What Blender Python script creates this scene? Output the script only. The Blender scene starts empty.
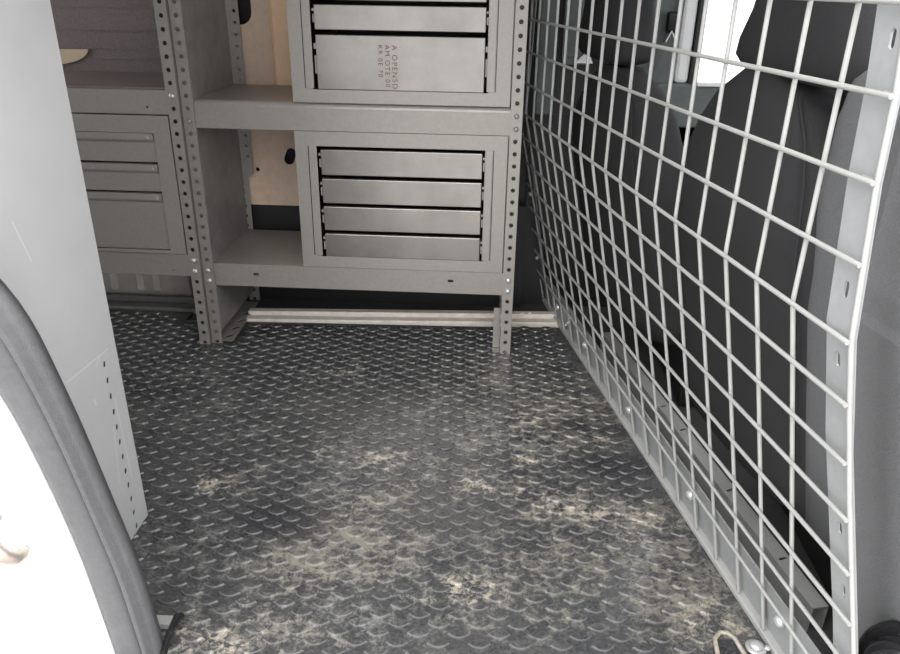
import bpy, bmesh, math, random
from mathutils import Vector, Matrix
random.seed(7)
SC = bpy.context.scene
COL = SC.collection

# ------------------------------------------------------------------ materials
def nodes(name):
    m = bpy.data.materials.new(name); m.use_nodes = True
    nt = m.node_tree; b = nt.nodes['Principled BSDF']
    return m, nt, b

def _noise(nt, scale, detail=3, rough=.6, dist=0.0, vec=None):
    n = nt.nodes.new('ShaderNodeTexNoise'); n.inputs['Scale'].default_value = scale
    n.inputs['Detail'].default_value = detail; n.inputs['Roughness'].default_value = rough
    n.inputs['Distortion'].default_value = dist
    if vec is None:
        tc = nt.nodes.new('ShaderNodeTexCoord'); vec = tc.outputs['Object']
    nt.links.new(vec, n.inputs['Vector'])
    return n.outputs['Fac']

def _ramp(nt, fac, a, b, ca=(0, 0, 0, 1), cb=(1, 1, 1, 1)):
    r = nt.nodes.new('ShaderNodeValToRGB')
    r.color_ramp.elements[0].position = a; r.color_ramp.elements[0].color = ca
    r.color_ramp.elements[1].position = b; r.color_ramp.elements[1].color = cb
    nt.links.new(fac, r.inputs['Fac']); return r.outputs['Color']

def _mix(nt, fac, a, b):
    n = nt.nodes.new('ShaderNodeMix'); n.data_type = 'RGBA'
    if isinstance(fac, float): n.inputs[0].default_value = fac
    else: nt.links.new(fac, n.inputs[0])
    for i, v in ((6, a), (7, b)):
        if isinstance(v, tuple): n.inputs[i].default_value = v
        else: nt.links.new(v, n.inputs[i])
    return n.outputs[2]

def _math(nt, op, a, b=None):
    n = nt.nodes.new('ShaderNodeMath'); n.operation = op
    for i, v in ((0, a), (1, b)):
        if v is None: continue
        if isinstance(v, (int, float)): n.inputs[i].default_value = v
        else: nt.links.new(v, n.inputs[i])
    return n.outputs[0]

def paint(name, col, rough=.5, metal=0.0, var=.12, scale=60, bump=0.0, bscale=400, spec=.5):
    m, nt, b = nodes(name)
    lo = tuple(c * (1 - var) for c in col) + (1,); hi = tuple(min(1, c * (1 + var)) for c in col) + (1,)
    nt.links.new(_ramp(nt, _noise(nt, scale, 4, .65), .3, .7, lo, hi), b.inputs['Base Color'])
    b.inputs['Roughness'].default_value = rough; b.inputs['Metallic'].default_value = metal
    b.inputs['Specular IOR Level'].default_value = spec
    if bump:
        bp = nt.nodes.new('ShaderNodeBump'); bp.inputs['Strength'].default_value = bump
        bp.inputs['Distance'].default_value = .002
        nt.links.new(_noise(nt, bscale, 2, .5), bp.inputs['Height']); nt.links.new(bp.outputs[0], b.inputs['Normal'])
    return m

M = {}
M['shelf'] = paint('grey_shelf_enamel', (.275, .252, .232), .36, .3, .07, 120)
M['drawer'] = paint('satin_drawer_steel', (.245, .228, .212), .30, .75, .14, 10)
M['frame'] = paint('grey_cabinet_enamel', (.282, .260, .240), .36, .3, .06, 120)
M['wire'] = paint('pale_grey_wire_coat', (.315, .311, .30), .42, 0, .05, 60)
M['cage'] = paint('pale_grey_cage_enamel', (.29, .294, .296), .42, .1, .06, 60)
M['bolt'] = paint('zinc_bolt', (.50, .50, .50), .25, .5, .05, 60)
M['black'] = paint('black_plastic', (.012, .012, .013), .5, 0, .1, 60)
M['gloss_black'] = paint('glossy_black_plastic', (.010, .010, .011), .12, 0, .1, 60)
M['pillar'] = paint('grained_dark_grey_plastic', (.15, .15, .154), .6, 0, .10, 300, .6, 900)
M['cabtrim'] = paint('grey_cab_trim', (.12, .135, .132), .6, 0, .08, 60, .3, 700)
M['darktrim'] = paint('dark_cab_trim', (.03, .034, .036), .6, 0, .1, 60)
M['fabric'] = paint('black_seat_fabric', (.028, .0275, .029), .9, 0, .18, 500, .5, 1200, .2)
M['side_fabric'] = paint('grey_seat_side_fabric', (.13, .13, .133), .85, 0, .15, 400, .5, 1000, .2)
M['belt'] = paint('grey_belt_webbing', (.16, .16, .16), .8, 0, .1, 400)
M['white'] = paint('white_body_paint', (.86, .86, .85), .3, 0, .01, 20)
M['rubber'] = paint('weatherstrip_rubber', (.076, .074, .077), .5, 0, .12, 90, .3, 600)
M['cream'] = paint('cream_card', (.60, .48, .33), .7, 0, .05, 30)
M['striker'] = paint('dull_striker_steel', (.42, .36, .31), .4, .6, .15, 60)
M['alu'] = paint('cream_aluminium_strip', (.80, .74, .67), .35, .2, .12, 40)
M['ceil'] = paint('roof_lining', (.80, .79, .77), .7, 0, .03, 10)
M['ground'] = paint('pale_concrete', (.42, .41, .40), .9, 0, .1, 4)
M['greystrip'] = paint('dusty_grey_strip', (.16, .155, .15), .5, 0, .2, 30)
M['floor'] = paint('dark_floor_board', (.05, .05, .05), .8, 0, .1, 10)
M['ink'] = paint('red_brown_ink', (.13, .05, .04), .8, 0, .25, 200)
M['brown'] = paint('dark_brown_hardboard', (.17, .135, .13), .6, 0, .22, 200, .2, 500)
M['side'] = paint('dark_grey_side_sheet', (.20, .186, .18), .45, .1, .20, 25)  # darker mottled grey for the side sheets of the bays

def wall_mat():
    m, nt, b = nodes('bare_cream_body_panel')
    n1 = _ramp(nt, _noise(nt, 4, 4, .6), .35, .7)
    c = _mix(nt, n1, (.60, .46, .37, 1), (.74, .55, .38, 1))
    n2 = _ramp(nt, _noise(nt, 45, 5, .7), .45, .75)
    c = _mix(nt, _math(nt, 'MULTIPLY', n2, .35), c, (.33, .25, .21, 1))
    nt.links.new(c, b.inputs['Base Color']); b.inputs['Roughness'].default_value = .5
    return m
M['wall'] = wall_mat()
M['rib'] = paint('orange_cream_rib_paint', (.86, .60, .38), .5, 0, .08, 12)
M['dusty'] = paint('dusty_steel', (.30, .27, .22), .7, .1, .35, 120)
M['arch'] = paint('dusty_beige_arch_paint', (.70, .65, .60), .5, 0, .12, 12)

def seg_mask(nt, pos, axes, p, q, width):
    """soft mask of a straight scratch from p to q in two object axes"""
    sep = nt.nodes.new('ShaderNodeSeparateXYZ'); nt.links.new(pos, sep.inputs[0])
    X, Y = sep.outputs[axes[0]], sep.outputs[axes[1]]
    dx, dy = q[0] - p[0], q[1] - p[1]; L = math.hypot(dx, dy); dx /= L; dy /= L
    rx = _math(nt, 'SUBTRACT', X, p[0]); ry = _math(nt, 'SUBTRACT', Y, p[1])
    t = _math(nt, 'ADD', _math(nt, 'MULTIPLY', rx, dx), _math(nt, 'MULTIPLY', ry, dy))
    d = _math(nt, 'ABSOLUTE', _math(nt, 'ADD', _math(nt, 'MULTIPLY', rx, -dy), _math(nt, 'MULTIPLY', ry, dx)))
    tt = _math(nt, 'ABSOLUTE', _math(nt, 'SUBTRACT', t, L / 2))
    a = _math(nt, 'LESS_THAN', d, width); c = _math(nt, 'LESS_THAN', tt, L / 2)
    return _math(nt, 'MULTIPLY', a, c)

def panel_mat():
    m, nt, b = nodes('scratched_pale_grey_enamel')
    tc = nt.nodes.new('ShaderNodeTexCoord'); g = nt.nodes.new('ShaderNodeNewGeometry')
    pos = g.outputs['Position']
    base = _ramp(nt, _noise(nt, 5, 4, .6), .3, .7, (.465, .46, .46, 1), (.515, .51, .51, 1))
    w = nt.nodes.new('ShaderNodeMapping'); w.inputs['Scale'].default_value = (1, 26, 8); w.inputs['Rotation'].default_value = (.5, 0, 0)
    nt.links.new(tc.outputs['Object'], w.inputs['Vector'])
    s = _ramp(nt, _noise(nt, 3, 6, .7, 1.0, w.outputs[0]), .68, .72)
    c = _mix(nt, _math(nt, 'MULTIPLY', s, .35), base, (.62, .62, .62, 1))
    for p, q, wd in (((.905, .352), (1.03, .345), .0011), ((.985, .336), (1.002, .345), .0012), ((.87, .60), (.89, .54), .0012),
                     ((1.00, .22), (.985, .12), .0012), ((.962, .292), (.966, .280), .0022), ((1.02, .26), (1.025, .10), .0012)):
        c = _mix(nt, _math(nt, 'MULTIPLY', seg_mask(nt, pos, (1, 2), p, q, wd), .6), c, (.66, .66, .66, 1))
    nt.links.new(c, b.inputs['Base Color']); b.inputs['Roughness'].default_value = .45
    b.inputs['Metallic'].default_value = .05
    return m
M['panel'] = panel_mat()

# stains on the mat: (x, y, rx, ry, strength, colour index)
STAINS = [(-.51, 1.15, .035, .030, .85, 1), (-.48, 1.165, .06, .05, .6, 2), (-.205, 1.255, .045, .035, .95, 1), (-.23, 1.27, .12, .08, .65, 0), (-.325, 1.275, .035, .02, .7, 1),
          (-.305, 1.657, .018, .012, 1.0, 1), (-.35, 1.62, .03, .012, .8, 1), (-.42, 1.57, .025, .010, 1.0, 1), (-.33, 1.60, .14, .05, .5, 0), (-.33, 1.68, .02, .01, .8, 1),
          (-.124, 1.18, .025, .012, .95, 1), (-.18, 1.13, .06, .035, .85, 2), (-.23, 1.03, .07, .08, .9, 2), (-.28, .96, .08, .06, .9, 2), (-.17, .99, .09, .07, .8, 2), (-.28, 1.15, .08, .08, .55, 0),
          (.089, 1.279, .035, .02, .9, 1), (-.005, 1.182, .04, .025, .75, 1), (.03, 1.20, .12, .06, .55, 2), (.12, 1.17, .04, .02, .8, 1), (.16, 1.13, .05, .02, .9, 1), (.21, 1.12, .06, .018, .9, 1), (.29, 1.11, .06, .02, .85, 1),
          (.23, 1.12, .16, .06, .8, 2), (.30, 1.02, .09, .06, .8, 2), (.28, 1.04, .03, .03, .8, 1), (.33, .92, .10, .10, .8, 2), (.36, .87, .05, .06, .7, 1), (.15, 1.0, .14, .08, .55, 2),
          (.17, 1.45, .17, .16, .8, 2), (.10, 1.43, .04, .02, .8, 1), (.25, 1.54, .05, .02, .7, 1), (.24, 1.37, .06, .025, .7, 1), (.05, 1.35, .13, .12, .6, 0), (.04, 1.60, .16, .14, .55, 2), (-.10, 1.45, .14, .10, .45, 0),
          (-.012, .915, .05, .025, .8, 1), (.05, .93, .14, .08, .55, 2), (-.40, .775, .08, .03, .9, 1), (-.33, .80, .12, .05, .6, 2), (-.20, .86, .14, .08, .5, 0),
          (-.44, 1.02, .07, .04, .6, 0), (-.72, 1.57, .08, .05, .6, 0), (-.49, 1.335, .07, .03, .5, 0), (-.60, 1.45, .16, .14, .4, 0), (-.50, .95, .12, .10, .45, 0)]
WET = [(.27, 1.275, .075, .042), (.20, 1.42, .035, .025), (.285, 1.40, .04, .02), (-.36, 1.06, .08, .05)]

def grime(x, y):
    """how much cream dirt, grey dust, brown dust and damp lies at a point of the mat"""
    out = [0, 0, 0, 0]
    for sx, sy, rx, ry, st_, ci in STAINS:
        d = math.hypot((x - sx) / rx, (y - sy) / ry)
        if d < 1.8: out[(1, 0, 2)[ci]] = max(out[(1, 0, 2)[ci]], st_ * (1 - d / 1.8) ** 1.0)
    for sx, sy, rx, ry in WET:
        d = math.hypot((x - sx) / rx, (y - sy) / ry)
        if d < 1.8: out[3] = max(out[3], 1 - d / 1.8)
    return out

def mat_mat():
    m, nt, b = nodes('dusty_black_rubber')
    g = nt.nodes.new('ShaderNodeNewGeometry'); pos = g.outputs['Position']
    at = nt.nodes.new('ShaderNodeAttribute'); at.attribute_name = 'grime'
    sp = nt.nodes.new('ShaderNodeSeparateColor'); nt.links.new(at.outputs['Color'], sp.inputs[0])
    nf = _noise(nt, 24, 6, .72, .4, pos); nw = _noise(nt, 9, 4, .6, .3, pos); ng = _noise(nt, 170, 4, .75, 0, pos); nfine = _noise(nt, 85, 8, .8, .6, pos)
    nz = _math(nt, 'ADD', _math(nt, 'MULTIPLY', nf, 3.2), _math(nt, 'MULTIPLY', nfine, 3.6))
    c = _mix(nt, _ramp(nt, nw, .35, .7), (.022, .023, .026, 1), (.040, .040, .041, 1))
    mixn = _math(nt, 'ADD', _math(nt, 'MULTIPLY', nf, .5), _math(nt, 'MULTIPLY', nfine, .5))
    c = _mix(nt, _math(nt, 'MULTIPLY', _ramp(nt, mixn, .46, .62), .45), c, (.125, .122, .116, 1))
    def mask(ch, lo, hi, gain):
        v = _math(nt, 'ADD', _math(nt, 'MULTIPLY', ch, gain), _math(nt, 'SUBTRACT', nz, 3.80))
        return _math(nt, 'MULTIPLY', _ramp(nt, v, lo, hi), _ramp(nt, ch, .02, .15))
    wr = nt.nodes.new('ShaderNodeAttribute'); wr.attribute_name = 'wear'
    ws = nt.nodes.new('ShaderNodeSeparateColor'); nt.links.new(wr.outputs['Color'], ws.inputs[0])
    c0 = c
    wet = _math(nt, 'ADD', at.outputs['Alpha'], _math(nt, 'MULTIPLY', _math(nt, 'SUBTRACT', nf, .5), 1.2))
    c = _mix(nt, _math(nt, 'MULTIPLY', mask(sp.outputs[1], .0, .9, 1.2), .7), c, (.20, .198, .19, 1))
    c = _mix(nt, _math(nt, 'MULTIPLY', mask(sp.outputs[2], -.15, .8, 1.3), .8), c, (.21, .192, .16, 1))
    c = _mix(nt, _math(nt, 'MULTIPLY', _ramp(nt, wet, .18, .62), .88), c, (.013, .013, .017, 1))
    c = _mix(nt, _math(nt, 'MULTIPLY', mask(sp.outputs[0], .15, 1.0, 1.1), .95), c, (.40, .355, .285, 1))
    c = _mix(nt, _math(nt, 'MULTIPLY', _ramp(nt, ws.outputs[0], .35, 1.0), .5), c, c0)       # tread tops are rubbed clean of dust
    c = _mix(nt, _math(nt, 'MULTIPLY', _ramp(nt, ws.outputs[1], .3, 1.0), .45), c, (.17, .167, .16, 1))       # rubbed pale rims
    c = _mix(nt, _math(nt, 'MULTIPLY', _ramp(nt, ng, .42, .72), .3), c, (.14, .136, .13, 1))
    nt.links.new(c, b.inputs['Base Color']); b.inputs['Roughness'].default_value = .27
    b.inputs['Specular IOR Level'].default_value = .9
    return m
M['mat'] = mat_mat()

# ------------------------------------------------------------------ mesh helpers
class MB:
    def __init__(s): s.v = []; s.f = []; s.sm = []
    def add(s, vs, fs, smooth=False):
        o = len(s.v); s.v += [tuple(p) for p in vs]; s.f += [tuple(i + o for i in f) for f in fs]; s.sm += [smooth] * len(fs); return s
    def bm(s, b, smooth=False):
        b.verts.index_update()
        s.add([v.co[:] for v in b.verts], [[v.index for v in f.verts] for f in b.faces], smooth); b.free(); return s
    def box(s, lo, hi, bev=0.0, seg=2, mtx=None):
        b = bmesh.new(); bmesh.ops.create_cube(b, size=1)
        for v in b.verts: v.co = Vector([(lo[i] + hi[i]) / 2 + v.co[i] * (hi[i] - lo[i]) for i in range(3)])
        if bev: bmesh.ops.bevel(b, geom=list(b.edges), offset=bev, segments=seg, profile=.5, affect='EDGES')
        if mtx: bmesh.ops.transform(b, matrix=mtx, verts=b.verts)
        return s.bm(b)
    def tube(s, pts, r, n=8, cap=True):
        pts = [Vector(p) for p in pts]; vs = []; fs = []; up = None
        for i, p in enumerate(pts):
            d = (pts[min(i + 1, len(pts) - 1)] - pts[max(i - 1, 0)]).normalized()
            if up is None: up = Vector((0, 0, 1)) if abs(d.z) < .9 else Vector((1, 0, 0))
            a = d.cross(up).normalized(); c = a.cross(d).normalized(); up = c
            for k in range(n):
                t = 2 * math.pi * k / n; vs.append(p + a * math.cos(t) * r + c * math.sin(t) * r)
        for i in range(len(pts) - 1):
            for k in range(n): fs.append((i * n + k, i * n + (k + 1) % n, (i + 1) * n + (k + 1) % n, (i + 1) * n + k))
        s.add(vs, fs, True)
        if cap: s.add(vs[:n], [tuple(range(n))[::-1]]); s.add(vs[-n:], [tuple(range(n))])
        return s
    def dome(s, c, nrm, r, h, n=14, rings=4, base=0.0):
        """domed bolt head: c on the surface, nrm outwards"""
        nrm = Vector(nrm).normalized(); a = nrm.orthogonal().normalized(); b2 = nrm.cross(a); c = Vector(c); vs = []; fs = []
        prof = ([(r, 0)] if base else []) + [(r * math.cos(t), base + h * math.sin(t)) for t in [math.pi / 2 * i / rings for i in range(rings)]]
        for rr, hh in prof:
            for k in range(n):
                t = 2 * math.pi * k / n; vs.append(c + a * rr * math.cos(t) + b2 * rr * math.sin(t) + nrm * hh)
        for i in range(len(prof) - 1):
            for k in range(n): fs.append((i * n + k, i * n + (k + 1) % n, (i + 1) * n + (k + 1) % n, (i + 1) * n + k))
        vs.append(c + nrm * (base + h)); L = len(vs) - 1; i = len(prof) - 1
        for k in range(n): fs.append((i * n + k, i * n + (k + 1) % n, L))
        fs.append(tuple(range(n))[::-1])
        return s.add(vs, fs, True)
    def plate(s, outline, holes, th, mtx, bevel=0.0):
        """flat sheet with holes; outline and holes in local x,y; thickness th centred on local z = 0"""
        cu = bpy.data.curves.new('sheet', 'CURVE'); cu.dimensions = '2D'; cu.fill_mode = 'BOTH'; cu.extrude = th / 2; cu.bevel_depth = bevel
        for poly in [outline] + holes:
            sp = cu.splines.new('POLY'); sp.points.add(len(poly) - 1); sp.use_cyclic_u = True
            for p, q in zip(sp.points, poly): p.co = (q[0], q[1], 0, 1)
        o = bpy.data.objects.new('sheet', cu); COL.objects.link(o)
        dg = bpy.context.evaluated_depsgraph_get(); me = bpy.data.meshes.new_from_object(o.evaluated_get(dg))
        s.add([mtx @ v.co for v in me.vertices], [tuple(p.vertices) for p in me.polygons])
        bpy.data.objects.remove(o); bpy.data.curves.remove(cu); bpy.data.meshes.remove(me); return s
    def loft(s, rings, closed=True, caps=True, smooth=True):
        n = len(rings[0]); vs = [p for r in rings for p in r]; fs = []
        for i in range(len(rings) - 1):
            for k in range(n if closed else n - 1): fs.append((i * n + k, i * n + (k + 1) % n, (i + 1) * n + (k + 1) % n, (i + 1) * n + k))
        if caps and closed: fs += [tuple(range(n))[::-1], tuple((len(rings) - 1) * n + k for k in range(n))]
        return s.add(vs, fs, smooth)

def circle(x, y, r, n=12): return [(x + r * math.cos(2 * math.pi * k / n), y + r * math.sin(2 * math.pi * k / n)) for k in range(n)]
def rect(x0, x1, y0, y1): return [(x0, y0), (x1, y0), (x1, y1), (x0, y1)]
def slot(x, y, l, r, ang=0, n=6):
    pts = []
    for sgn, st in ((1, -90), (-1, 90)):
        for k in range(n + 1):
            t = math.radians(st + 180 * k / n); pts.append((sgn * l / 2 + r * math.cos(t), r * math.sin(t)))
    ca, sa = math.cos(ang), math.sin(ang)
    return [(x + px * ca - py * sa, y + px * sa + py * ca) for px, py in pts]
def XZ(y): return Matrix(((1, 0, 0, 0), (0, 0, -1, y), (0, 1, 0, 0), (0, 0, 0, 1)))     # local x,y -> world x,z
def YZ(x): return Matrix(((0, 0, 1, x), (1, 0, 0, 0), (0, 1, 0, 0), (0, 0, 0, 1)))      # local x,y -> world y,z
def XY(z): return Matrix.Translation((0, 0, z))

ORG = {}
def thing(name, loc, label, cat, group=None):
    o = bpy.data.objects.new(name, None); COL.objects.link(o); o.location = loc; o.empty_display_size = .05
    o['label'] = label; o['category'] = cat
    if group: o['group'] = group
    ORG[o.name] = Vector(loc); return o

def part(name, mb, mat, parent=None, label=None, loc=None):
    """link a mesh whose vertices are in world coordinates; origin at the root thing's base"""
    org = ORG[parent.name] if parent else Vector(loc or (0, 0, 0))
    me = bpy.data.meshes.new(name); me.from_pydata([Vector(v) - org for v in mb.v], [], mb.f)
    for p, sm in zip(me.polygons, mb.sm): p.use_smooth = sm
    b = bmesh.new(); b.from_mesh(me); bmesh.ops.recalc_face_normals(b, faces=b.faces); b.to_mesh(me); b.free()
    me.materials.append(M[mat] if isinstance(mat, str) else mat)
    o = bpy.data.objects.new(name, me); COL.objects.link(o); ORG[o.name] = org
    if parent: o.parent = parent
    else: o.location = org
    if label: o['label'] = label
    return o
def struct(name, mb, mat): o = part(name, mb, mat); o['kind'] = 'structure'; return o
def solo(name, mb, mat, loc, label, cat, group=None):
    o = part(name, mb, mat, None, label, loc); o['category'] = cat
    if group: o['group'] = group
    return o

# partition frame of reference: u runs across the van, n forward; P(u, a, z)
PA = math.radians(-11.561); U = Vector((math.sin(PA), math.cos(PA), 0)); N = Vector((math.cos(PA), -math.sin(PA), 0)); N0 = .5912
HB, AB = .577, -.1245
def P(u, a, z): return U * u + N * (N0 + a) + Vector((0, 0, z))
def amesh(z): return AB * min(1.0, z / HB)                     # the cage leans back below the bend and is upright above it
YF = 1.752; YL = 1.742                                                    # front of the racking

# ------------------------------------------------------------------ setting
struct('floor', MB().box((-2.0, .70, -.06), (2.3, 2.16, -.010)), 'floor')
struct('ground', MB().box((-8, -9, -.62), (9, 9, -.58)), 'ground')
struct('ceiling', MB().box((-2.0, .72, 1.27), (1.25, 2.12, 1.31)), 'ceil')
struct('wall_rear', MB().box((-2.04, .70, -.06), (-2.0, 2.12, .62)), 'white')  # unseen; stopped low so that daylight comes in over it
# far body side: bare cream sheet with oval access holes
w = MB()
holes = [slot(-.665, .84, .09, .032, math.pi / 2, 8), circle(-.556, .650, .016), slot(-.560, .425, .02, .014, 1.2), circle(-.655, .386, .006),
         slot(-.25, .78, .10, .05, 0), slot(-.25, .40, .10, .05, 0)]
w.plate(rect(-.86, .06, .285, 1.27), holes, .004, XZ(2.075))
struct('wall_far_rib', MB().box((-.583, 2.060, .60), (-.44, 2.0725, 1.2), .008), 'rib')
w.box((-.70, 2.066, .575), (-.545, 2.073, .583), .003)
struct('wall_far', w, 'wall')
struct('wall_far_lower', MB().box((-.88, 2.082, -.01), (.10, 2.11, .30)), 'black')
struct('wall_far_outer', MB().box((-2.0, 2.13, -.06), (.10, 2.16, 1.31)), 'black')
# cream wheel arch box behind the left bay
a = MB(); rg = []
for x, zt in ((-1.9, .26), (-1.3, .26), (-1.0, .25), (-.93, .23), (-.89, .17), (-.875, .06), (-.874, .012)):
    rg.append([(x, 2.02, -.01), (x, 2.02, zt * .9), (x, 2.04, zt), (x, 2.11, zt), (x, 2.11, -.01)])
a.loft(rg)
for x in (-1.10, -1.02, -.97): a.box((x - .012, 2.014, .03), (x + .012, 2.022, .20), .004)
struct('wall_far_arch', a, 'arch')
# double floor strip at the foot of the far side, square to the van body
t = MB(); ang = .062
for y0, y1, z1 in ((1.914, 1.940, .006), (1.944, 1.951, .002), (1.952, 1.975, .014)):
    mt = Matrix.Translation((-.35, 0, 0)) @ Matrix.Translation((0, 1.93, 0)) @ Matrix.Rotation(ang, 4, 'Z') @ Matrix.Translation((0, -1.93, 0))
    t.box((-.325, y0, -.01), (.58, y1, z1), .0015, 1, mt)
for x in (.478, .455): t.dome((mt @ Vector((x, 1.963, .014))), (0, 0, 1), .005, .003)
struct('trim_1', t, 'alu')
t = MB(); t.box((-1.9, 1.945, -.01), (-.80, 1.985, .008), .003); t.box((-1.9, 1.99, -.01), (-.80, 2.01, .022), .004)
t.dome((-.905, 1.962, .008), (0, 0, 1), .008, .004)
struct('trim_2', t, 'greystrip')

# rubber mat with raised lens treads
mb = MB(); A0 = .045; ca, sa = math.cos(A0), math.sin(A0)
def patch(c00, c10, c11, c01, nu, nv):
    vs = []
    for j in range(nv + 1):
        for i in range(nu + 1):
            p, q = i / nu, j / nv
            vs.append(tuple((1 - p) * (1 - q) * c00[k] + p * (1 - q) * c10[k] + p * q * c11[k] + (1 - p) * q * c01[k] for k in (0, 1)) + (0,))
    mb.add(vs, [(j * (nu + 1) + i, j * (nu + 1) + i + 1, (j + 1) * (nu + 1) + i + 1, (j + 1) * (nu + 1) + i) for j in range(nv) for i in range(nu)])
patch((-.84, .735), (.4535, .735), (.212, 1.922), (-.84, 1.885), 160, 140)
patch((-1.95, .735), (-.84, .735), (-.84, 1.94), (-1.95, 1.94), 60, 60)
mt = [(-1.95, .735), (.4535, .735), (.212, 1.922), (-.84, 1.885), (-.84, 1.94), (-1.95, 1.94)]
mb.add([(x, y, 0) for x, y in mt] + [(x, y, -.009) for x, y in mt], [tuple(range(11, 5, -1))] + [(i, (i + 1) % 6, 6 + (i + 1) % 6, 6 + i) for i in range(6)])
WEAR = []
def lens(cx, cy):
    vs = []; fs = []; K = 6; WEAR.extend([(0, 0, 0, 1)] * (len(mb.v) - len(WEAR)))
    for sc, zz in ((1.0, 0), (.87, .0030), (.70, .0034)):
        WEAR.extend([{0: (0, 0, 0, 1), .0030: (.0, 1, 0, 1), .0034: (1, 0, 0, 1)}[zz]] * (2 * K))
        for sg in (1, -1):
            for k in range(K):
                tt = -1 + 2 * k / K; px = sg * tt * .0182 * -1 * sc; py = sg * (1 - tt * tt) * .0092 * sc * -1
                vs.append((cx + px * ca - py * sa, cy + px * sa + py * ca, zz))
    n = 2 * K
    for i in range(2):
        for k in range(n): fs.append((i * n + k, i * n + (k + 1) % n, (i + 1) * n + (k + 1) % n, (i + 1) * n + k))
    fs.append(tuple(2 * n + k for k in range(n)))
    mb.add(vs, fs)
for j in range(-80, 160):
    for i in range(-60, 40):
        lx = .0371 + (i + .5 * (j % 2)) * .0599; ly = .8254 + j * .0181
        dx, dy = lx - .0371, ly - .8254
        x = .0371 + dx * ca - dy * sa; y = .8254 + dx * sa + dy * ca
        if not (-1.2 < x < .5 and .75 < y): continue
        if Vector((x, y, 0)).dot(N) > N0 - .022: continue
        if (x >= -.80 and y > 1.888 + .062 * (x + .35)) or (-.87 < x < -.80 and y > 1.86) or (x <= -.87 and y > 1.925): continue
        if -.765 < x <= -.715 and y > YL - .01: continue
        if -.73 < x < -.655 and y > YF - .01: continue
        lens(x, y)
fm = solo('floor_mat', mb, 'mat', (-.3, 1.3, 0), 'dusty black rubber floor mat with raised lens treads covering the van floor', 'mat')
ca_ = fm.data.color_attributes.new('grime', 'FLOAT_COLOR', 'POINT')
for i_, v_ in enumerate(mb.v): ca_.data[i_].color = grime(v_[0], v_[1])
WEAR.extend([(0, 0, 0, 1)] * (len(mb.v) - len(WEAR))); cw_ = fm.data.color_attributes.new('wear', 'FLOAT_COLOR', 'POINT')
for i_, v_ in enumerate(WEAR): cw_.data[i_].color = v_

# ------------------------------------------------------------------ racking along the far side
PIT = .0283; PZ = .0055
def upright(x0, x1, side, y=YF, z0=.0, z1=1.0, skip=()):
    m = MB(); r = .0052; xc = (x0 + x1) / 2
    hs = [circle(xc, PZ + PIT * k, r) for k in range(int((z1 - .02) / PIT)) if k not in skip]
    m.plate(rect(x0, x1, z0, z1), hs, .002, XZ(y - .001))
    hs = [circle(y + .016, PZ + PIT * k, r * .8) for k in range(int((z1 - .02) / PIT))]
    xs = x0 + .001 if side < 0 else x1 - .001
    m.plate(rect(y, y + .030, z0, z1), hs, .002, YZ(xs))
    return m
def hole_shade(root, x0, x1, y, mat):
    part('hole_shade_strip', MB().box((x0 + .003, y + .006, .003), (x1 - .003, y + .008, 1.0)), mat, root)  # strip added behind the holes; its tone stands in for the shade inside
def shelf(x0, x1, zt, zl, zb, slots=(), y0=YF + .002, y1=2.035):
    m = MB(); yb = y0 + .012
    m.plate(rect(x0, x1, zb, zl), [slot(sx, sz, .008 if len(q_) < 1 else q_[0], .0035 if len(q_) < 1 else .0025) for sx, sz, *q_ in slots], .0015, XZ(y0))
    prof = [(y0 - .0007, zl), (y0 + .0005, zl + (zt - zl) * .3), (y0 + .003, zl + (zt - zl) * .65), (y0 + .007, zl + (zt - zl) * .9), (yb, zt), (y1, zt), (y1, zt - .0015), (yb, zt - .0015), (y0 + .004, zl - .0015)]
    m.loft([[(x, py, pz) for py, pz in prof] for x in (x0, x1)], smooth=False)
    m.box((x0, y0, zb), (x1, y0 + .018, zb + .0015)); m.box((x0, y1 - .0015, zb), (x1, y1, zt))
    return m
def bolts(root, pts, r=.0072, mat='bolt', nrm=(0, -1, 0)):
    for p in pts: part('bolt', MB().dome(p, nrm, r, .0045, 12, 3, .001), mat, root)

# right bay
rb = thing('shelving_unit', (-.32, 1.9, 0), 'middle grey steel racking bay beside the wire cage, holding two bare steel drawer cabinets', 'shelving')
part('upright', upright(-.717, -.690, -1, skip=(6, 7)), 'shelf', rb)
part('upright', upright(.038, .065, 1, skip=(6, 7, 20, 21)), 'shelf', rb)
bk = upright(-.707, -.675, -1, y=2.045, z1=.40)
bk.plate([(-.705, .372), (-.670, .372), (-.657, .385), (-.657, 1.0), (-.705, 1.0)], [circle(-.669, PZ + PIT * k, .0042) for k in range(15, 35)], .002, XZ(2.042))
part('upright', bk, 'shelf', rb)
part('upright', upright(.038, .065, 1, y=2.045), 'shelf', rb)
hole_shade(rb, .038, .065, YF, 'black'); hole_shade(rb, -.717, -.690, YF, 'brown')
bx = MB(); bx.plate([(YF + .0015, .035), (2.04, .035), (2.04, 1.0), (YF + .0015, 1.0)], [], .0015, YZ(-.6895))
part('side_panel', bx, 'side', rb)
part('shelf', shelf(-.690, .038, .6195, .607, .556, ()), 'shelf', rb)
part('shelf', shelf(-.690, .038, .2225, .2215, .163, ((-.583, .196), (-.092, .196))), 'shelf', rb)
ft = MB()
ft.plate([(-.7165, YF + .003), (-.664, YF + .003), (-.664, 1.80), (-.672, 2.02), (-.7165, 2.02)], [slot(-.682, 1.785 + .05 * k, .016, .0055, .9) for k in range(4)], .002, XY(.0045))
ft.box((-.7165, YF + .003, .0), (-.7145, 2.02, .04))
part('foot_bracket', ft, 'shelf', rb)
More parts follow.
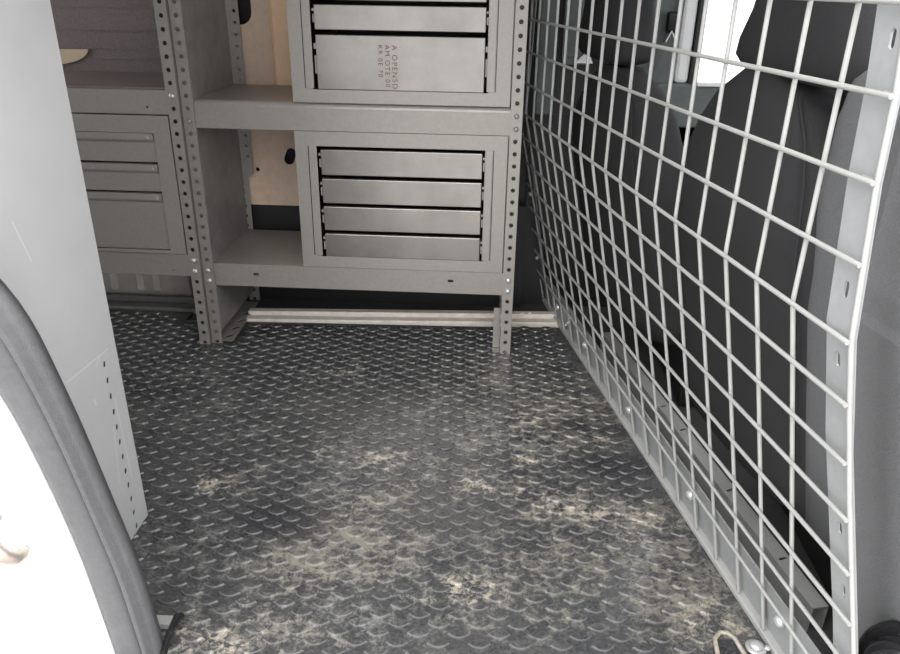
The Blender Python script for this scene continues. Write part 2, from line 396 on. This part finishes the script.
ft = MB(); ft.box((.0195, YF + .030, 0), (.0375, YF + .032, .115)); ft.box((.0195, YF + .008, 0), (.0375, YF + .032, .002)); ft.box((.060, YF + .03, 0), (.0625, 2.045, .06))
part('foot_bracket', ft, 'shelf', rb)
bolts(rb, [(-.7035, YF - .002, PZ + PIT * k) for k in (6, 7)] + [(.0515, YF - .002, PZ + PIT * k) for k in (6, 7)])
bolts(rb, [(.0515, YF - .002, PZ + PIT * k) for k in (20, 21)] , .006, 'shelf')
part('bolt', MB().dome((-.7035, YF - .002, PZ + PIT * 20), (0, -1, 0), .006, .004, 12, 3, .001), 'shelf', rb)

# left bay
YL = 1.742
lb = thing('shelving_unit', (-1.12, 1.9, 0), 'left grey steel racking bay half hidden behind the scratched pale side panel', 'shelving')
part('upright', upright(-.746, -.7195, 1, y=YL, skip=(7, 8, 22)), 'shelf', lb)
part('upright', upright(-1.52, -1.4935, -1, y=YL), 'shelf', lb)
part('upright', upright(-.746, -.7195, 1, y=2.045), 'shelf', lb)
hole_shade(lb, -.746, -.7195, YL, 'black')
part('upright', upright(-1.52, -1.4935, -1, y=2.045), 'shelf', lb)
part('shelf', shelf(-1.493, -.746, .641, .640, .586, ((-.795, .602, .0006),), YL + .002), 'shelf', lb)
part('shelf', shelf(-1.493, -.746, .2475, .246, .189, ((-.79, .203, .0006),), YL + .002), 'shelf', lb)
bx = MB(); bx.box((-1.493, 2.036, .62), (-.746, 2.040, 1.0))
for z in (.675, .70, .745, .80): bx.box((-1.48, 2.033, z), (-.80, 2.0365, z + .004))
part('back_panel', bx, 'brown', lb, 'dark brown grooved back board')
bx = MB(); bx.box((-1.49, YL + .006, .6415), (-.747, 2.03, .6445)); part('shelf_liner', bx, 'brown', lb, 'dark brown board lining the shelf')
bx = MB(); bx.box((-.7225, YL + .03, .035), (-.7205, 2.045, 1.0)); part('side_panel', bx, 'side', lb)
bx = MB(); bx.box((-.746, YL + .003, 0), (-.7215, 2.02, .002)); bx.box((-.756, YL + .002, 0), (-.7215, YL + .05, .002))
part('foot_bracket', bx, 'shelf', lb)
bolts(lb, [(-.7328, YL - .002, PZ + PIT * k) for k in (7, 8, 22)])

# cream half-round offcut taped on the left bay's back board
c = MB(); pts = [(-1.175, .698), (-1.062, .699)] + [(-1.175 + .113 * math.cos(t) , .699 - .040 * math.sin(t)) for t in [math.pi / 2 * k / 10 for k in range(1, 11)]]
c.plate(pts, [], .004, XZ(2.0305))
solo('card_offcut', c, 'cream', (-1.13, 2.03, .66), 'cream half-round card offcut on the dark back board beside the pale side panel', 'card')

# drawer cabinets
def cabinet(root, x0, x1, z0, z1, ox0, ox1, oz0, oz1, drawers, yf, depth, style):
    m = MB(); m.plate(rect(x0, x1, z0, z1), [rect(ox0, ox1, oz0, oz1)], .002, XZ(yf), .0006)
    y1 = yf + depth
    for lo, hi in (((x0, yf, z0), (x0 + .002, y1, z1)), ((x1 - .002, yf, z0), (x1, y1, z1)), ((x0, yf, z0), (x1, y1, z0 + .002)), ((x0, yf, z1 - .002), (x1, y1, z1)), ((x0, y1 - .002, z0), (x1, y1, z1))): m.box(lo, hi)
    part('case', m, 'frame', root)
    cav = MB()
    for lo, hi in (((ox0 - .004, yf + .003, oz0 - .004), (ox0 - .002, y1 - .01, oz1 + .004)), ((ox1 + .002, yf + .003, oz0 - .004), (ox1 + .004, y1 - .01, oz1 + .004)), ((ox0, y1 - .012, oz0), (ox1, y1 - .01, oz1))): cav.box(lo, hi)
    part('cavity_shade', cav, 'black', root)  # black sheets added to stand in for the shade inside the case
    if style == 'steel':
        for sx in (ox0, ox1):
            s = MB(); e = 1 if sx == ox0 else -1
            xa, xb = sorted((sx - e * .0135, sx + e * .0045)); s.box((xa, yf - .0035, oz0 + .003), (xb, yf - .001, oz1 - (.0 if e > 0 else .0)), .0008)
            part('locking_strip', s, 'frame', root)
            s = MB(); xa, xb = sorted((sx - e * .0165, sx - e * .0145)); s.box((xa, yf - .0018, oz0 + .003), (xb, yf - .0008, oz1)); part('strip_gap', s, 'black', root)
    for (da, db) in drawers:
        dx0, dx1 = (ox0 + .013, ox1 - .010) if style == 'steel' else (ox0 + .003, ox1 - .003)
        d = MB()
        if style == 'steel':
            d.box((dx0, yf - .002, da), (dx1, yf + .010, db), .0015)
            d.box((dx0, yf + .008, da), (dx0 + .0012, y1 - .02, db - .004)); d.box((dx1 - .0012, yf + .008, da), (dx1, y1 - .02, db - .004)); d.box((dx0, yf + .008, da), (dx1, y1 - .02, da + .0012))
            o = part('drawer', d, 'drawer', root)
            for e, xx in ((-1, dx0), (1, dx1)):
                s = MB(); h = db - da
                xa, xb = sorted((xx + e * .001, xx + e * .006)); s.box((xa, yf + .004, da + h * .28), (xb, y1 - .03, da + h * .62), .0012); s.box((xa, yf + .003, da + h * .74), (xb, yf + .02, da + h * .84))
                part('slide', s, 'shelf', o)
        else:
            prof = [(yf + .006, da), (yf + .006, db - .022), (yf + .001, db - .019), (yf - .001, db - .014), (yf - .001, db), (yf + .012, db), (yf + .012, da)]
            d.loft([[(x, py, pz) for py, pz in prof] for x in (dx0, dx1)], smooth=False)
            o = part('drawer', d, 'frame', root)
            s = MB(); s.box((dx1 - .016, yf - .003, db - .014), (dx1 - .008, yf - .0008, db - .006), .0005); part('catch', s, 'bolt', o)
        yield o
c1 = thing('drawer_cabinet', (-.2125, 1.9, .2225), 'lower grey cabinet with four equal bare steel drawers, middle racking bay', 'cabinet')
for o in cabinet(c1, -.4595, .0355 - .001, .2232, .5545, -.4135, -.012, .2505, .522, ((.2515, .3095), (.3185, .3775), (.3860, .4450), (.4540, .5135)), YF + .0005, .26, 'steel'): pass
c2 = thing('drawer_cabinet', (-.2125, 1.9, .6195), 'upper grey drawer cabinet with a red-brown ink stamp on its deep bottom drawer', 'cabinet')
dl = [o for o in cabinet(c2, -.4565, .0345, .6202, .93, -.4105, -.014, .6480, .900, ((.6490, .7645), (.7745, .8255), (.8345, .8900)), YF + .0005, .26, 'steel')]
# ink stamp on the deep drawer: three columns of letters running downwards
for i, (txt, sz) in enumerate((('A OPENSD', .0165), ('AM OTE 00', .0150), ('KR 0E 70', .0145))):
    cu = bpy.data.curves.new('stamp', 'FONT'); cu.body = txt; cu.size = sz; cu.extrude = .0001; cu.space_character = 1.25
    o = bpy.data.objects.new('stamp', cu); COL.objects.link(o)
    me = bpy.data.meshes.new_from_object(o.evaluated_get(bpy.context.evaluated_depsgraph_get()))
    bpy.data.objects.remove(o)
    m = MB(); mx = Matrix(((0, 1, 0, -.2285 - .0155 * i), (0, 0, -1, YF - .0018), (-1, 0, 0, .746), (0, 0, 0, 1)))
    m.add([mx @ v.co for v in me.vertices], [tuple(p.vertices) for p in me.polygons]); part('ink_stamp', m, 'ink', dl[0], 'red-brown stamped letters')
c3 = thing('drawer_cabinet', (-1.12, 1.9, .2475), 'grey enamelled cabinet with three lipped drawers on the left racking bay', 'cabinet')
for o in cabinet(c3, -1.488, -.7505, .2482, .5825, -1.45, -.789, .2555, .544, ((.2565, .3985), (.4030, .4695), (.4740, .5425)), YL + .0005, .26, 'lip'): pass

# ------------------------------------------------------------------ pale side panel of the racking by the door
pn = thing('shelving_side_panel', (-.59, .95, 0), 'tall scratched pale grey metal side panel at the left with a row of small holes', 'panel')
m = MB(); m.plate(rect(.80, 1.052, .002, 1.05), [slot(1.0095, .3275 - .0286 * k, .004, .0031, 1.3) for k in range(12)], .0006, YZ(-.5903))
part('sheet', m, 'panel', pn)
m = MB(); m.box((-.625, 1.050, .002), (-.592, 1.052, 1.05)); m.box((-.625, .80, .002), (-.592, .802, 1.05)); part('folded_flange', m, 'panel', pn)
m = MB(); m.box((-.5965, .83, .004), (-.5945, 1.048, .60)); part('hole_shade_sheet', m, 'black', pn, 'black sheet added behind the holes for their shade')  # added so that the holes look shaded inside

# ------------------------------------------------------------------ wire cage partition
cg = thing('cargo_cage', P(1.3, 0, 0), 'pale grey wire mesh cage partition between the load floor and the front seats', 'partition')
wm = MB(); rw = .0028
def uo(z): # near (door side) outer edge
    tb = ((-.1, .529), (.0, .537), (.2, .547), (.45, .572), (.577, .575), (.72, .594), (.80, .599), (.87, .609), (1.2, .65))
    for (z0, a0), (z1, a1) in zip(tb, tb[1:]):
        if z <= z1: return a0 + (a1 - a0) * (z - z0) / (z1 - z0)
def uf(z): # far edge
    tb = ((-.1, 2.055), (.0, 2.05), (.35, 1.995), (.6, 1.945), (1.2, 1.86))
    for (z0, a0), (z1, a1) in zip(tb, tb[1:]):
        if z <= z1: return a0 + (a1 - a0) * (z - z0) / (z1 - z0)
ZT = 1.16
u = .6746
uu = [.6746 + .0755 * k for k in range(0, 20)]
for u in uu:
    zs = [z for z in [.014 + i * .01 for i in range(115)] + [HB] if uo(z) + .004 < u < uf(z) - .004]
    if len(zs) < 3: continue
    z0, z1 = min(zs), max(zs); pts = [P(u, amesh(z0), z0)]
    for z in (.55, .567, HB, .587, .605):
        if z0 < z < z1: pts.append(P(u, amesh(z), z))
    pts.append(P(u, amesh(z1), z1)); wm.tube(pts, rw)
rows = [HB - .0678 * k for k in range(0, 8)] + [HB + .0728 * k for k in range(1, 9)]
for z in rows:
    wm.tube([P(uo(z) - .002, amesh(z) - .0052, z), P(uf(z), amesh(z) - .0052, z)], rw)
part('wire_mesh', wm, 'wire', cg)
# near side flange: flat strip with slots, bent with the cage, and its rounded outer edge
fl = MB()
def strip(uA, uB, off, th, zr):
    m_ = []
    for z in zr:
        a_ = amesh(z) + off; m_.append([P(uA(z), a_, z), P(uB(z), a_, z), P(uB(z), a_ + th, z), P(uA(z), a_ + th, z)])
    return m_
def slot_strip(zlist, z0, z1, u_in):
    L = lambda z: (0, 0)
    o = P(0, amesh(z0) + .005, z0); d = (P(0, amesh(z1) + .005, z1) - o); ln = d.length; d.normalize(); nr = U.cross(d)
    mx = Matrix((( U.x, d.x, nr.x, o.x), (U.y, d.y, nr.y, o.y), (U.z, d.z, nr.z, o.z), (0, 0, 0, 1)))
    sc = ln / (z1 - z0)
    zz = [z0] + [q for q in (.2, .45, .72, .80, .87) if z0 < q < z1] + [z1]
    out = [(uo(q) + .001, (q - z0) * sc) for q in zz] + [(uo(q) + u_in, (q - z0) * sc) for q in zz[::-1]]
    fl.plate(out, [slot(uo(z) + du, (z - z0) * sc, .010, .0036, 1.5) for z, du in zlist], .0025, mx)
slot_strip([(.262, .022), (.343, .025), (.545, .026)], .0, HB, .045)
slot_strip([(.6175, .024), (.839, .020), (1.02, .028)], HB, ZT, .046)
part('side_flange', fl, 'cage', cg)
m = MB(); zr = [.0, .1, .2, .3, .4, .5, .56, HB, .6, .72, .80, .87, .9, 1.0, ZT]
m.tube([P(uo(z), amesh(z), z) for z in zr], .0030, 10); part('edge_rod', m, 'wire', cg)
m = MB(); m.loft(strip(lambda z: uf(z) - .035, lambda z: uf(z), .008, .0025, [.01, .2, .4, HB, .8, 1.0, ZT]), smooth=False); part('side_flange', m, 'cage', cg)
# bottom rail: front lip, upright web
m = MB(); ln0, ln1 = .535, 2.045
m.loft([[P(u, a_, z) for a_, z in ((-.005, .001), (-.005, .008), (-.003, .010), (.010, .0135), (.011, .0115), (.011, .001))] for u in (ln0, ln1)], smooth=False); part('rail_lip', m, 'wire', cg); m = MB()
m.loft([[P(u, a_, z) for a_, z in ((.008, .003), (amesh(.107) + .007, .107), (amesh(.107) + .010, .107), (.0115, .003))] for u in (ln0, ln1)], smooth=False)
part('bottom_rail', m, 'cage', cg)
nr = (Vector((0, 0, 1)).cross(U)); nr = (-N * HB + Vector((0, 0, 1)) * AB * 1).normalized(); nr = Vector((-N.x, -N.y, -.2)).normalized()
for u, z in ((1.865, .055), (1.612, .062), (1.305, .058), (1.003, .067), (.712, .071)):
    part('bolt', MB().dome(P(u, amesh(z) + .006, z), nr, .0105, .008, 14, 4, .002), 'bolt', cg)
for u, z in ((2.0, .345), (2.045, .142)):
    part('bolt', MB().dome(P(u - .012, amesh(z) + .004, z), nr, .008, .006, 12, 3, .004), 'bolt', cg)
for u, z in ((1.77, .05), (1.80, .03)):
    part('bolt', MB().dome(P(u, amesh(z) + .006, z), nr, .006, .005, 12, 3, .001), 'bolt', cg)
for u in (.735, .96, 1.20, 1.44): # small weld tabs tying the rail to the wires
    m = MB(); m.tube([P(u + .02, amesh(.03) + .003, .03), P(u + .02, amesh(.085) + .003, .085)], .0038, 6); part('weld_tab', m, 'cage', cg)
for z, w_ in ((.718, .016), (.792, .010)):
    m = MB(); m.tube([P(uo(z) + .010, amesh(z) + .006, z + .004), P(uo(z) + .010 + w_, amesh(z) + .006, z + .004)], .0034, 6); part('weld_bead', m, 'wire', cg)

# grey slotted bar lying on the cab floor just beyond the cage
m = MB(); o = Vector((0, 0, .0405)); mx = Matrix(((U.x, N.x, 0, 0), (U.y, N.y, 0, 0), (0, 0, 1, .0395), (0, 0, 0, 1)))
m.plate(rect(.755, 1.72, N0 + .072, N0 + .099), [slot(q, N0 + d_, .010, .0028, 1.3) for q, d_ in ((.86, .086), (1.04, .086), (1.245, .086), (1.34, .085), (1.50, .086))], .002, mx)
m.loft([[P(u, a_, z) for a_, z in ((.072, -.008), (.072, .039), (.075, .039), (.075, -.008))] for u in (.755, 1.72)], smooth=False)
m.loft([[P(u, a_, z) for a_, z in ((.096, -.008), (.096, .039), (.099, .039), (.099, -.008))] for u in (.755, 1.72)], smooth=False)
solo('floor_bar', m, 'wire', P(1.2, .09, -.01), 'long grey slotted steel bar lying on the floor just behind the wire cage', 'bar')

# ------------------------------------------------------------------ front seats seen through the cage
def sring(uc, hw, a0, dep, z, ex=3.2, n=28):
    r = []
    for k in range(n):
        t = 2 * math.pi * k / n; c_, s_ = math.cos(t), math.sin(t)
        r.append(P(uc + hw * math.copysign(abs(c_) ** (2 / ex), c_), a0 + dep / 2 + dep / 2 * math.copysign(abs(s_) ** (2 / ex), s_), z))
    return r
def seat(root, uc, top, off, hw=.25, hu=None, hz=None, bol=False):
    m = MB(); rg = []
    for i in range(15):
        f = i / 14; z = .16 + (top - .16) * f
        k = max(0, (z - (top - .24)) / .24); wid = hw * math.sqrt(max(.02, 1 - .95 * k ** 2.1)); dep = .15 * (1 - .55 * k ** 3)
        a_ = amesh(z) + .5 * AB * 0 + off + .03 * k ** 2
        rg.append(sring(uc, wid, a_, dep, z))
    m.loft(rg); part('backrest', m, 'fabric', root)
    pts = []
    for i in range(12):
        z = .25 + (top - .03 - .25) * i / 11; k = max(0, (z - (top - .24)) / .24)
        pts.append(P(uc - hw * .90 * math.sqrt(max(.02, 1 - .95 * k ** 2.1)), amesh(z) + off + .03 * k ** 2 + .012, z))
    part('seam_piping', MB().tube(pts, .002, 6), 'fabric', root)
    if bol:
        b = MB(); rg = []
        for z, w_ in ((.16, .08), (.3, .085), (.5, .085), (.65, .085), (.74, .08), (.785, .065), (.80, .03)):
            rg.append(sring(uc - hw - .035, w_, amesh(z) + off + .022, .10, z, 2.8))
        b.loft(rg); part('side_bolster', b, 'side_fabric', root, 'lighter grey side bolster')
    hu = hu or uc; hz = hz or top + .008
    h = MB(); rg = []
    for f, w_, d_ in ((0, .12, .05), (.04, .155, .085), (.10, .170, .10), (.2, .158, .11), (.38, .130, .11), (.65, .115, .105), (.9, .10, .085), (1, .07, .04)):
        rg.append(sring(hu, w_, amesh(.7) + off + .065 - d_ / 2 * .9, d_, hz + .22 * f, 3.6))
    h.loft(rg); part('headrest', h, 'fabric', root)
    for e in (-1, 1):
        p_ = MB().tube([P(hu + e * .055, AB + off + .075, hz - .12), P(hu + e * .055, AB + off + .07, hz + .05)], .006)
        part('headrest_post', p_, 'gloss_black', root)
    c_ = MB(); rg = []
    for f, hwid in ((.0, .20), (.05, .24), (.5, .25), (.95, .24), (1.0, .20)):
        rr = []
        for k in range(20):
            t = 2 * math.pi * k / 20; x_, y_ = math.cos(t), math.sin(t)
            rr.append(P(uc - .2046 * (off + .52 * f) + hwid * math.copysign(abs(x_) ** .6, x_), off + .02 + .52 * f, .25 + .07 * math.copysign(abs(y_) ** .6, y_)))
        rg.append(rr)
    c_.loft(rg); part('cushion', c_, 'fabric', root)
    b_ = MB(); b_.box((-.19, 0, 0), (.19, .40, .20), .01, 2, Matrix.Translation(P(uc - .06, off + .10, -.008)) @ Matrix.Rotation(-math.pi / 2, 4, 'Z')); part('seat_base', b_, 'black', root)
s1 = thing('car_seat', P(.95, .2, 0), 'nearer black fabric front seat, larger one seen through the cage at right', 'seat')
seat(s1, 1.01, .776, .075, .215, .935, .766, True)
s2 = thing('car_seat', P(1.6, .2, 0), 'farther black fabric front seat beyond the cage, left of the bright far window', 'seat')
seat(s2, 1.655, .712, .09, .26, 1.745, .716)

# seat belt and its guide on the far door pillar
sb = thing('seat_belt', (.43, 2.03, .70), 'thin grey seat belt hanging in front of the far white pillar with a dark guide', 'seat belt')
m = MB(); m.loft([[(x - .006, y, z), (x + .006, y - .004, z), (x + .006, y - .002, z), (x - .006, y + .002, z)] for x, y, z in ((.475, 2.04, 1.05), (.445, 2.038, .80), (.432, 2.032, .78), (.403, 2.030, .70), (.385, 2.030, .65))], smooth=False); part('webbing', m, 'belt', sb)
m = MB(); m.box((.415, 2.022, .765), (.450, 2.036, .815), .006); part('belt_guide', m, 'gloss_black', sb)
m = MB(); m.tube([(.418, 2.024, .745), (.43, 2.024, .77), (.442, 2.024, .745)], .004); part('guide_loop', m, 'bolt', sb)

# ------------------------------------------------------------------ cab side of the far body, beyond the cage
m = MB(); m.box((.105, 2.03, .56), (.150, 2.10, 1.27), .006); m.box((.172, 2.04, .70), (.215, 2.10, 1.27), .006)
m.loft([[(x, 2.045, z), (x2, 2.045, z), (x2, 2.09, z), (x, 2.09, z)] for x, x2, z in ((.17, .232, .685), (.168, .242, .70), (.165, .285, 1.27))], smooth=False)
struct('trim_3', m, 'cabtrim')
m = MB(); m.box((.10, 2.115, -.01), (.46, 2.14, 1.27)); m.box((.10, 2.112, -.01), (.60, 2.13, .55)); m.box((.5, 2.112, -.01), (2.3, 2.13, .535)); struct('wall_far_cab', m, 'black')
m = MB(); m.loft([[(.20, y_, .690), (.245, y_, .690), (.232, y_, .722)] for y_ in (2.030, 2.044)], smooth=False); struct('trim_lit_tip', m, 'white')  # white wedge: light on the foot of the pillar trim, put into the colour
m = MB(); m.box((.455, 2.045, .645), (.492, 2.11, 1.27), .01); struct('trim_4', m, 'white')
m = MB(); m.box((.493, 2.04, .63), (.506, 2.10, 1.27), .002); struct('trim_5', m, 'black')
m = MB(); m.box((.33, 2.055, .60), (.454, 2.11, 1.27), .006); m.box((.41, 2.035, .535), (1.5, 2.10, .645), .006); struct('trim_6', m, 'cabtrim')
m = MB(); m.box((.51, 2.025, .640), (1.5, 2.095, .652), .003); struct('trim_7', m, 'white')
m = MB(); m.box((1.4, 2.03, .64), (1.55, 2.11, 1.27)); m.box((1.25, .5, 1.27), (1.3, 2.12, 1.31)); m.box((1.6, .4, -.06), (2.3, 2.1, .72)); struct('wall_front', m, 'darktrim')

# near door pillar trim to the right of the cage, with the round black cap at its foot
m = MB(); rg = []
for z in [-.008, .1, .2, .3, .4, .5, .56, .572, .574, .60, .7, .77]:
    k = .062; ins = .003 if abs(z - .573) < .004 else 0
    rg.append([P(uu_, amesh(z) + k + da + ins, z) for uu_, da in ((.69, .10), (.685, .02), (.672, .004), (.655, 0), (.56, 0), (.47, 0), (.43, .01), (.41, .05), (.40, .35), (.43, .37), (.60, .37))])
m.loft(rg, smooth=False); struct('trim_8', m, 'pillar')
m = MB(); m.loft([[P(uu_, amesh(.75) + .062 + da, z) for uu_, da in ((.66, 0), (.42, 0), (.42, .012), (.66, .012))] for z in (.7705, .782)], smooth=False); struct('trim_9', m, 'black')
kn = thing('round_knob', P(.585, amesh(.165) + .03, .165), 'glossy black round cap at the foot of the dark pillar, right of the cage', 'knob')
kd = Vector((-.70, -.60, .38)).normalized()
kc = P(.528, amesh(.182) + .052, .182)
m = MB(); m.dome(kc - kd * .012, kd, .053, .016, 32, 6, .014); part('collar', m, 'gloss_black', kn)
m = MB(); m.dome(kc + kd * .016, kd, .040, .028, 24, 6, .004); part('cap', m, 'gloss_black', kn)
# passenger door below its window (throws its shade on the seats)
m = MB(); m.box((.95, .52, -.06), (1.9, .60, .66)); struct('door_1', m, 'darktrim')

# ------------------------------------------------------------------ door opening: weatherstrip, white jamb, latch striker
SL = [(.92, -1.02), (.80, -.86), (.70, -.755), (.60, -.664), (.50, -.597), (.428, -.5656), (.38, -.5524), (.294, -.534), (.191, -.5166), (.06, -.504), (-.03, -.497), (-.10, -.493)]
SR = [(.92, -.93), (.80, -.775), (.70, -.665), (.63, -.595), (.57, -.545), (.533, -.524), (.465, -.507), (.378, -.488), (.283, -.4715), (.162, -.450), (.0465, -.4405), (-.03, -.436), (-.10, -.433)]
def ip(tb, z):
    for (z0, x0), (z1, x1) in zip(tb, tb[1:]):
        if z >= z1: return x0 + (x1 - x0) * (z - z0) / (z1 - z0)
    return tb[-1][1]
def sm(tb, z): return sum(ip(tb, z + d) for d in (-.036, -.018, 0, .018, .036)) / 5
zs = [.9 - .02 * i for i in range(50)]
sl = MB(); rg = []
for z in zs:
    a_, b_ = sm(SL, z), sm(SR, z); w_ = b_ - a_
    rg.append([(a_ + w_ * f, .74 + dy, z) for f, dy in ((0.02, .012), (.0, .004), (.04, -.001), (.20, -.006), (.42, -.007), (.60, -.004), (.655, .001), (.68, .003), (.70, -.002), (.74, -.009), (.79, -.011), (.84, -.008), (.88, .001), (.93, .004), (1.0, .010), (1.0, .022), (.5, .026))])
sl.loft(rg); solo('door_weatherstrip', sl, 'rubber', (-.5, .74, 0), 'long curved grey rubber weatherstrip edging the white door opening at the lower left', 'weatherstrip')
jb = MB(); rg = []
for z in zs:
    a_ = sm(SL, z)
    rg.append([(a_ - .0005, .745, z), (a_ - .002, .740, z), (a_ - .006, .732, z), (a_ - .03, .712, z), (a_ - .08, .690, z), (a_ - .16, .664, z), (a_ - .26, .640, z), (a_ - .40, .615, z), (a_ - .60, .59, z), (a_ - .90, .57, z)])
jb.loft(rg, closed=False); o = struct('wall_near', jb, 'white')
md = o.modifiers.new('sheet', 'SOLIDIFY'); md.thickness = .006; md.offset = 1
m = MB(); m.box((-2.0, .775, -.06), (-.60, .79, 1.31)); m.box((-2.0, .72, .98), (-.5, .79, 1.31)); struct('wall_near_lining', m, 'white')
m = MB(); m.box((-.60, .68, -.20), (.60, .715, -.012), .006); m.box((-.60, .70, -.2), (.60, .74, -.03)); struct('trim_10', m, 'white')

st = thing('latch_striker', (-.57, .68, .25), 'metal latch striker in a recess of the white door jamb at the left edge', 'latch')
def jy(x, z): # jamb surface depth
    d = sm(SL, z) - x
    tb = ((0.0, .74), (.006, .732), (.03, .712), (.08, .690), (.16, .664), (.3, .64))
    for (d0, y0), (d1, y1) in zip(tb, tb[1:]):
        if d <= d1: return y0 + (y1 - y0) * (d - d0) / (d1 - d0)
    return .6
zc = .25; xc = -.603; yb = jy(xc, zc) - .001
mx = Matrix.Translation((xc, yb, zc)) @ Matrix.Rotation(math.radians(25), 4, 'Z')
m = MB(); m.box((-.045, -.004, -.050), (.043, .002, .048), .004, 2, mx); part('base_plate', m, 'white', st)
m = MB(); pts = [mx @ Vector(p) for p in ((.012, -.004, .012), (.014, -.020, .012), (.020, -.030, .006), (.028, -.032, -.006), (.036, -.026, -.016), (.040, -.012, -.022), (.040, -.002, -.024))]; m.tube(pts, .0085, 12); part('loop', m, 'striker', st)
m = MB(); m.box((-.045, -.014, -.040), (.038, -.004, -.026), .004, 2, mx @ Matrix.Rotation(-.35, 4, 'Y')); part('lower_plate', m, 'white', st)
m = MB(); m.dome(mx @ Vector((.022, -.004, .033)), (.4, -.9, 0), .008, .003); part('screw', m, 'striker', st)
m = MB(); m.dome(mx @ Vector((-.006, -.004, -.022)), (.4, -.9, 0), .010, .005); part('screw', m, 'striker', st)
m = MB(); m.box((-.016, -.010, -.005), (-.008, -.003, .046), .002, 2, mx @ Matrix.Rotation(.25, 4, 'Y')); part('rib', m, 'striker', st)

# fixings on the floor
tb = thing('tie_down_bracket', (-.46, .79, 0), 'small white metal bracket with a dark lever on the mat beside the weatherstrip foot', 'bracket')
part('base_plate', MB().box((-.50, .800, .001), (-.444, .818, .012), .002), 'wire', tb); part('foot_plate', MB().box((-.475, .757, .001), (-.450, .770, .012), .002), 'wire', tb)
m = MB(); m.tube([(-.437, .818, .012), (-.438, .806, .022), (-.436, .770, .022), (-.434, .745, .014)], .005, 8); part('lever', m, 'gloss_black', tb)
lp = thing('tie_down_loop', (.366, .82, 0), 'dusty arch-shaped tie-down loop on the mat in the bottom right corner', 'tie-down')
m = MB(); m.tube([(.344, .770, .005), (.350, .812, .006), (.352, .835, .007), (.362, .848, .007), (.374, .848, .007), (.382, .838, .007), (.388, .812, .006), (.394, .770, .005)], .0035, 8); part('loop', m, 'dusty', lp)
m = MB(); m.box((.353, .772, .0035), (.386, .838, .0048), .0005); part('base_plate', m, 'mat', lp)
fb = thing('floor_bolt', (.409, .826, 0), 'large shiny bolt with a washer on the floor at the foot of the cage rail', 'bolt')
m = MB(); m.dome((.409, .826, .0035), (0, 0, 1), .015, .001, 18, 2, .002); part('washer', m, 'bolt', fb)
m = MB(); m.dome((.409, .826, .0062), (0, 0, 1), .0095, .005, 14, 4, .003); part('head', m, 'bolt', fb)
solo('small_bolt', MB().dome((.4255, .826, .0035), (0, 0, 1), .005, .003, 12, 3, .002), 'bolt', (.4255, .826, 0), 'small bright bolt between the large floor bolt and the cage rail', 'bolt')

for o_, g_ in ((rb, 'steel racking bays'), (lb, 'steel racking bays'), (c1, 'drawer cabinets on the racking'), (c2, 'drawer cabinets on the racking'), (c3, 'drawer cabinets on the racking'), (s1, 'front seats behind the cage'), (s2, 'front seats behind the cage')):
    o_['group'] = g_

# ------------------------------------------------------------------ light: overcast daylight through the open door and cab windows
wd = bpy.data.worlds.new('overcast'); SC.world = wd; wd.use_nodes = True
wn = wd.node_tree; bg = wn.nodes['Background']; bg.inputs['Strength'].default_value = 1.0
tc = wn.nodes.new('ShaderNodeTexCoord'); sp = wn.nodes.new('ShaderNodeSeparateXYZ'); wn.links.new(tc.outputs['Generated'], sp.inputs[0])
wr = wn.nodes.new('ShaderNodeValToRGB'); wr.color_ramp.elements[0].position = 0; wr.color_ramp.elements[0].color = (.62, .64, .66, 1)
wr.color_ramp.elements[1].position = 1; wr.color_ramp.elements[1].color = (1.75, 1.78, 1.8, 1)
wn.links.new(sp.outputs[2], wr.inputs['Fac']); wn.links.new(wr.outputs['Color'], bg.inputs['Color'])
sun = bpy.data.lights.new('veiled_sun', 'SUN'); sun.energy = .8; sun.angle = math.radians(50); sun.color = (1, .98, .95)
so = bpy.data.objects.new('veiled_sun', sun); COL.objects.link(so); so.rotation_euler = Vector((.12, .75, -.72)).to_track_quat('-Z', 'Y').to_euler()

# ------------------------------------------------------------------ camera
f_, yaw, pit, rol = 755.155, math.radians(-2.985), math.radians(24.769), math.radians(-.907)
fw = Vector((math.sin(yaw) * math.cos(pit), math.cos(yaw) * math.cos(pit), -math.sin(pit)))
r0 = Vector((math.cos(yaw), -math.sin(yaw), 0)); d0 = fw.cross(r0)
r = r0 * math.cos(rol) + d0 * math.sin(rol); d = -r0 * math.sin(rol) + d0 * math.cos(rol)
cd = bpy.data.cameras.new('camera'); cam = bpy.data.objects.new('camera', cd); COL.objects.link(cam)
up = -d; bk_ = -fw
cam.matrix_world = Matrix(((r.x, up.x, bk_.x, 0), (r.y, up.y, bk_.y, 0), (r.z, up.z, bk_.z, .88), (0, 0, 0, 1)))
cd.sensor_fit = 'HORIZONTAL'; cd.sensor_width = 36; cd.lens = f_ / 900 * 36; cd.clip_start = .02
SC.camera = cam
SC.view_settings.view_transform = 'Standard'; SC.view_settings.look = 'None'; SC.view_settings.gamma = 1
SC.view_settings.exposure = 1.75
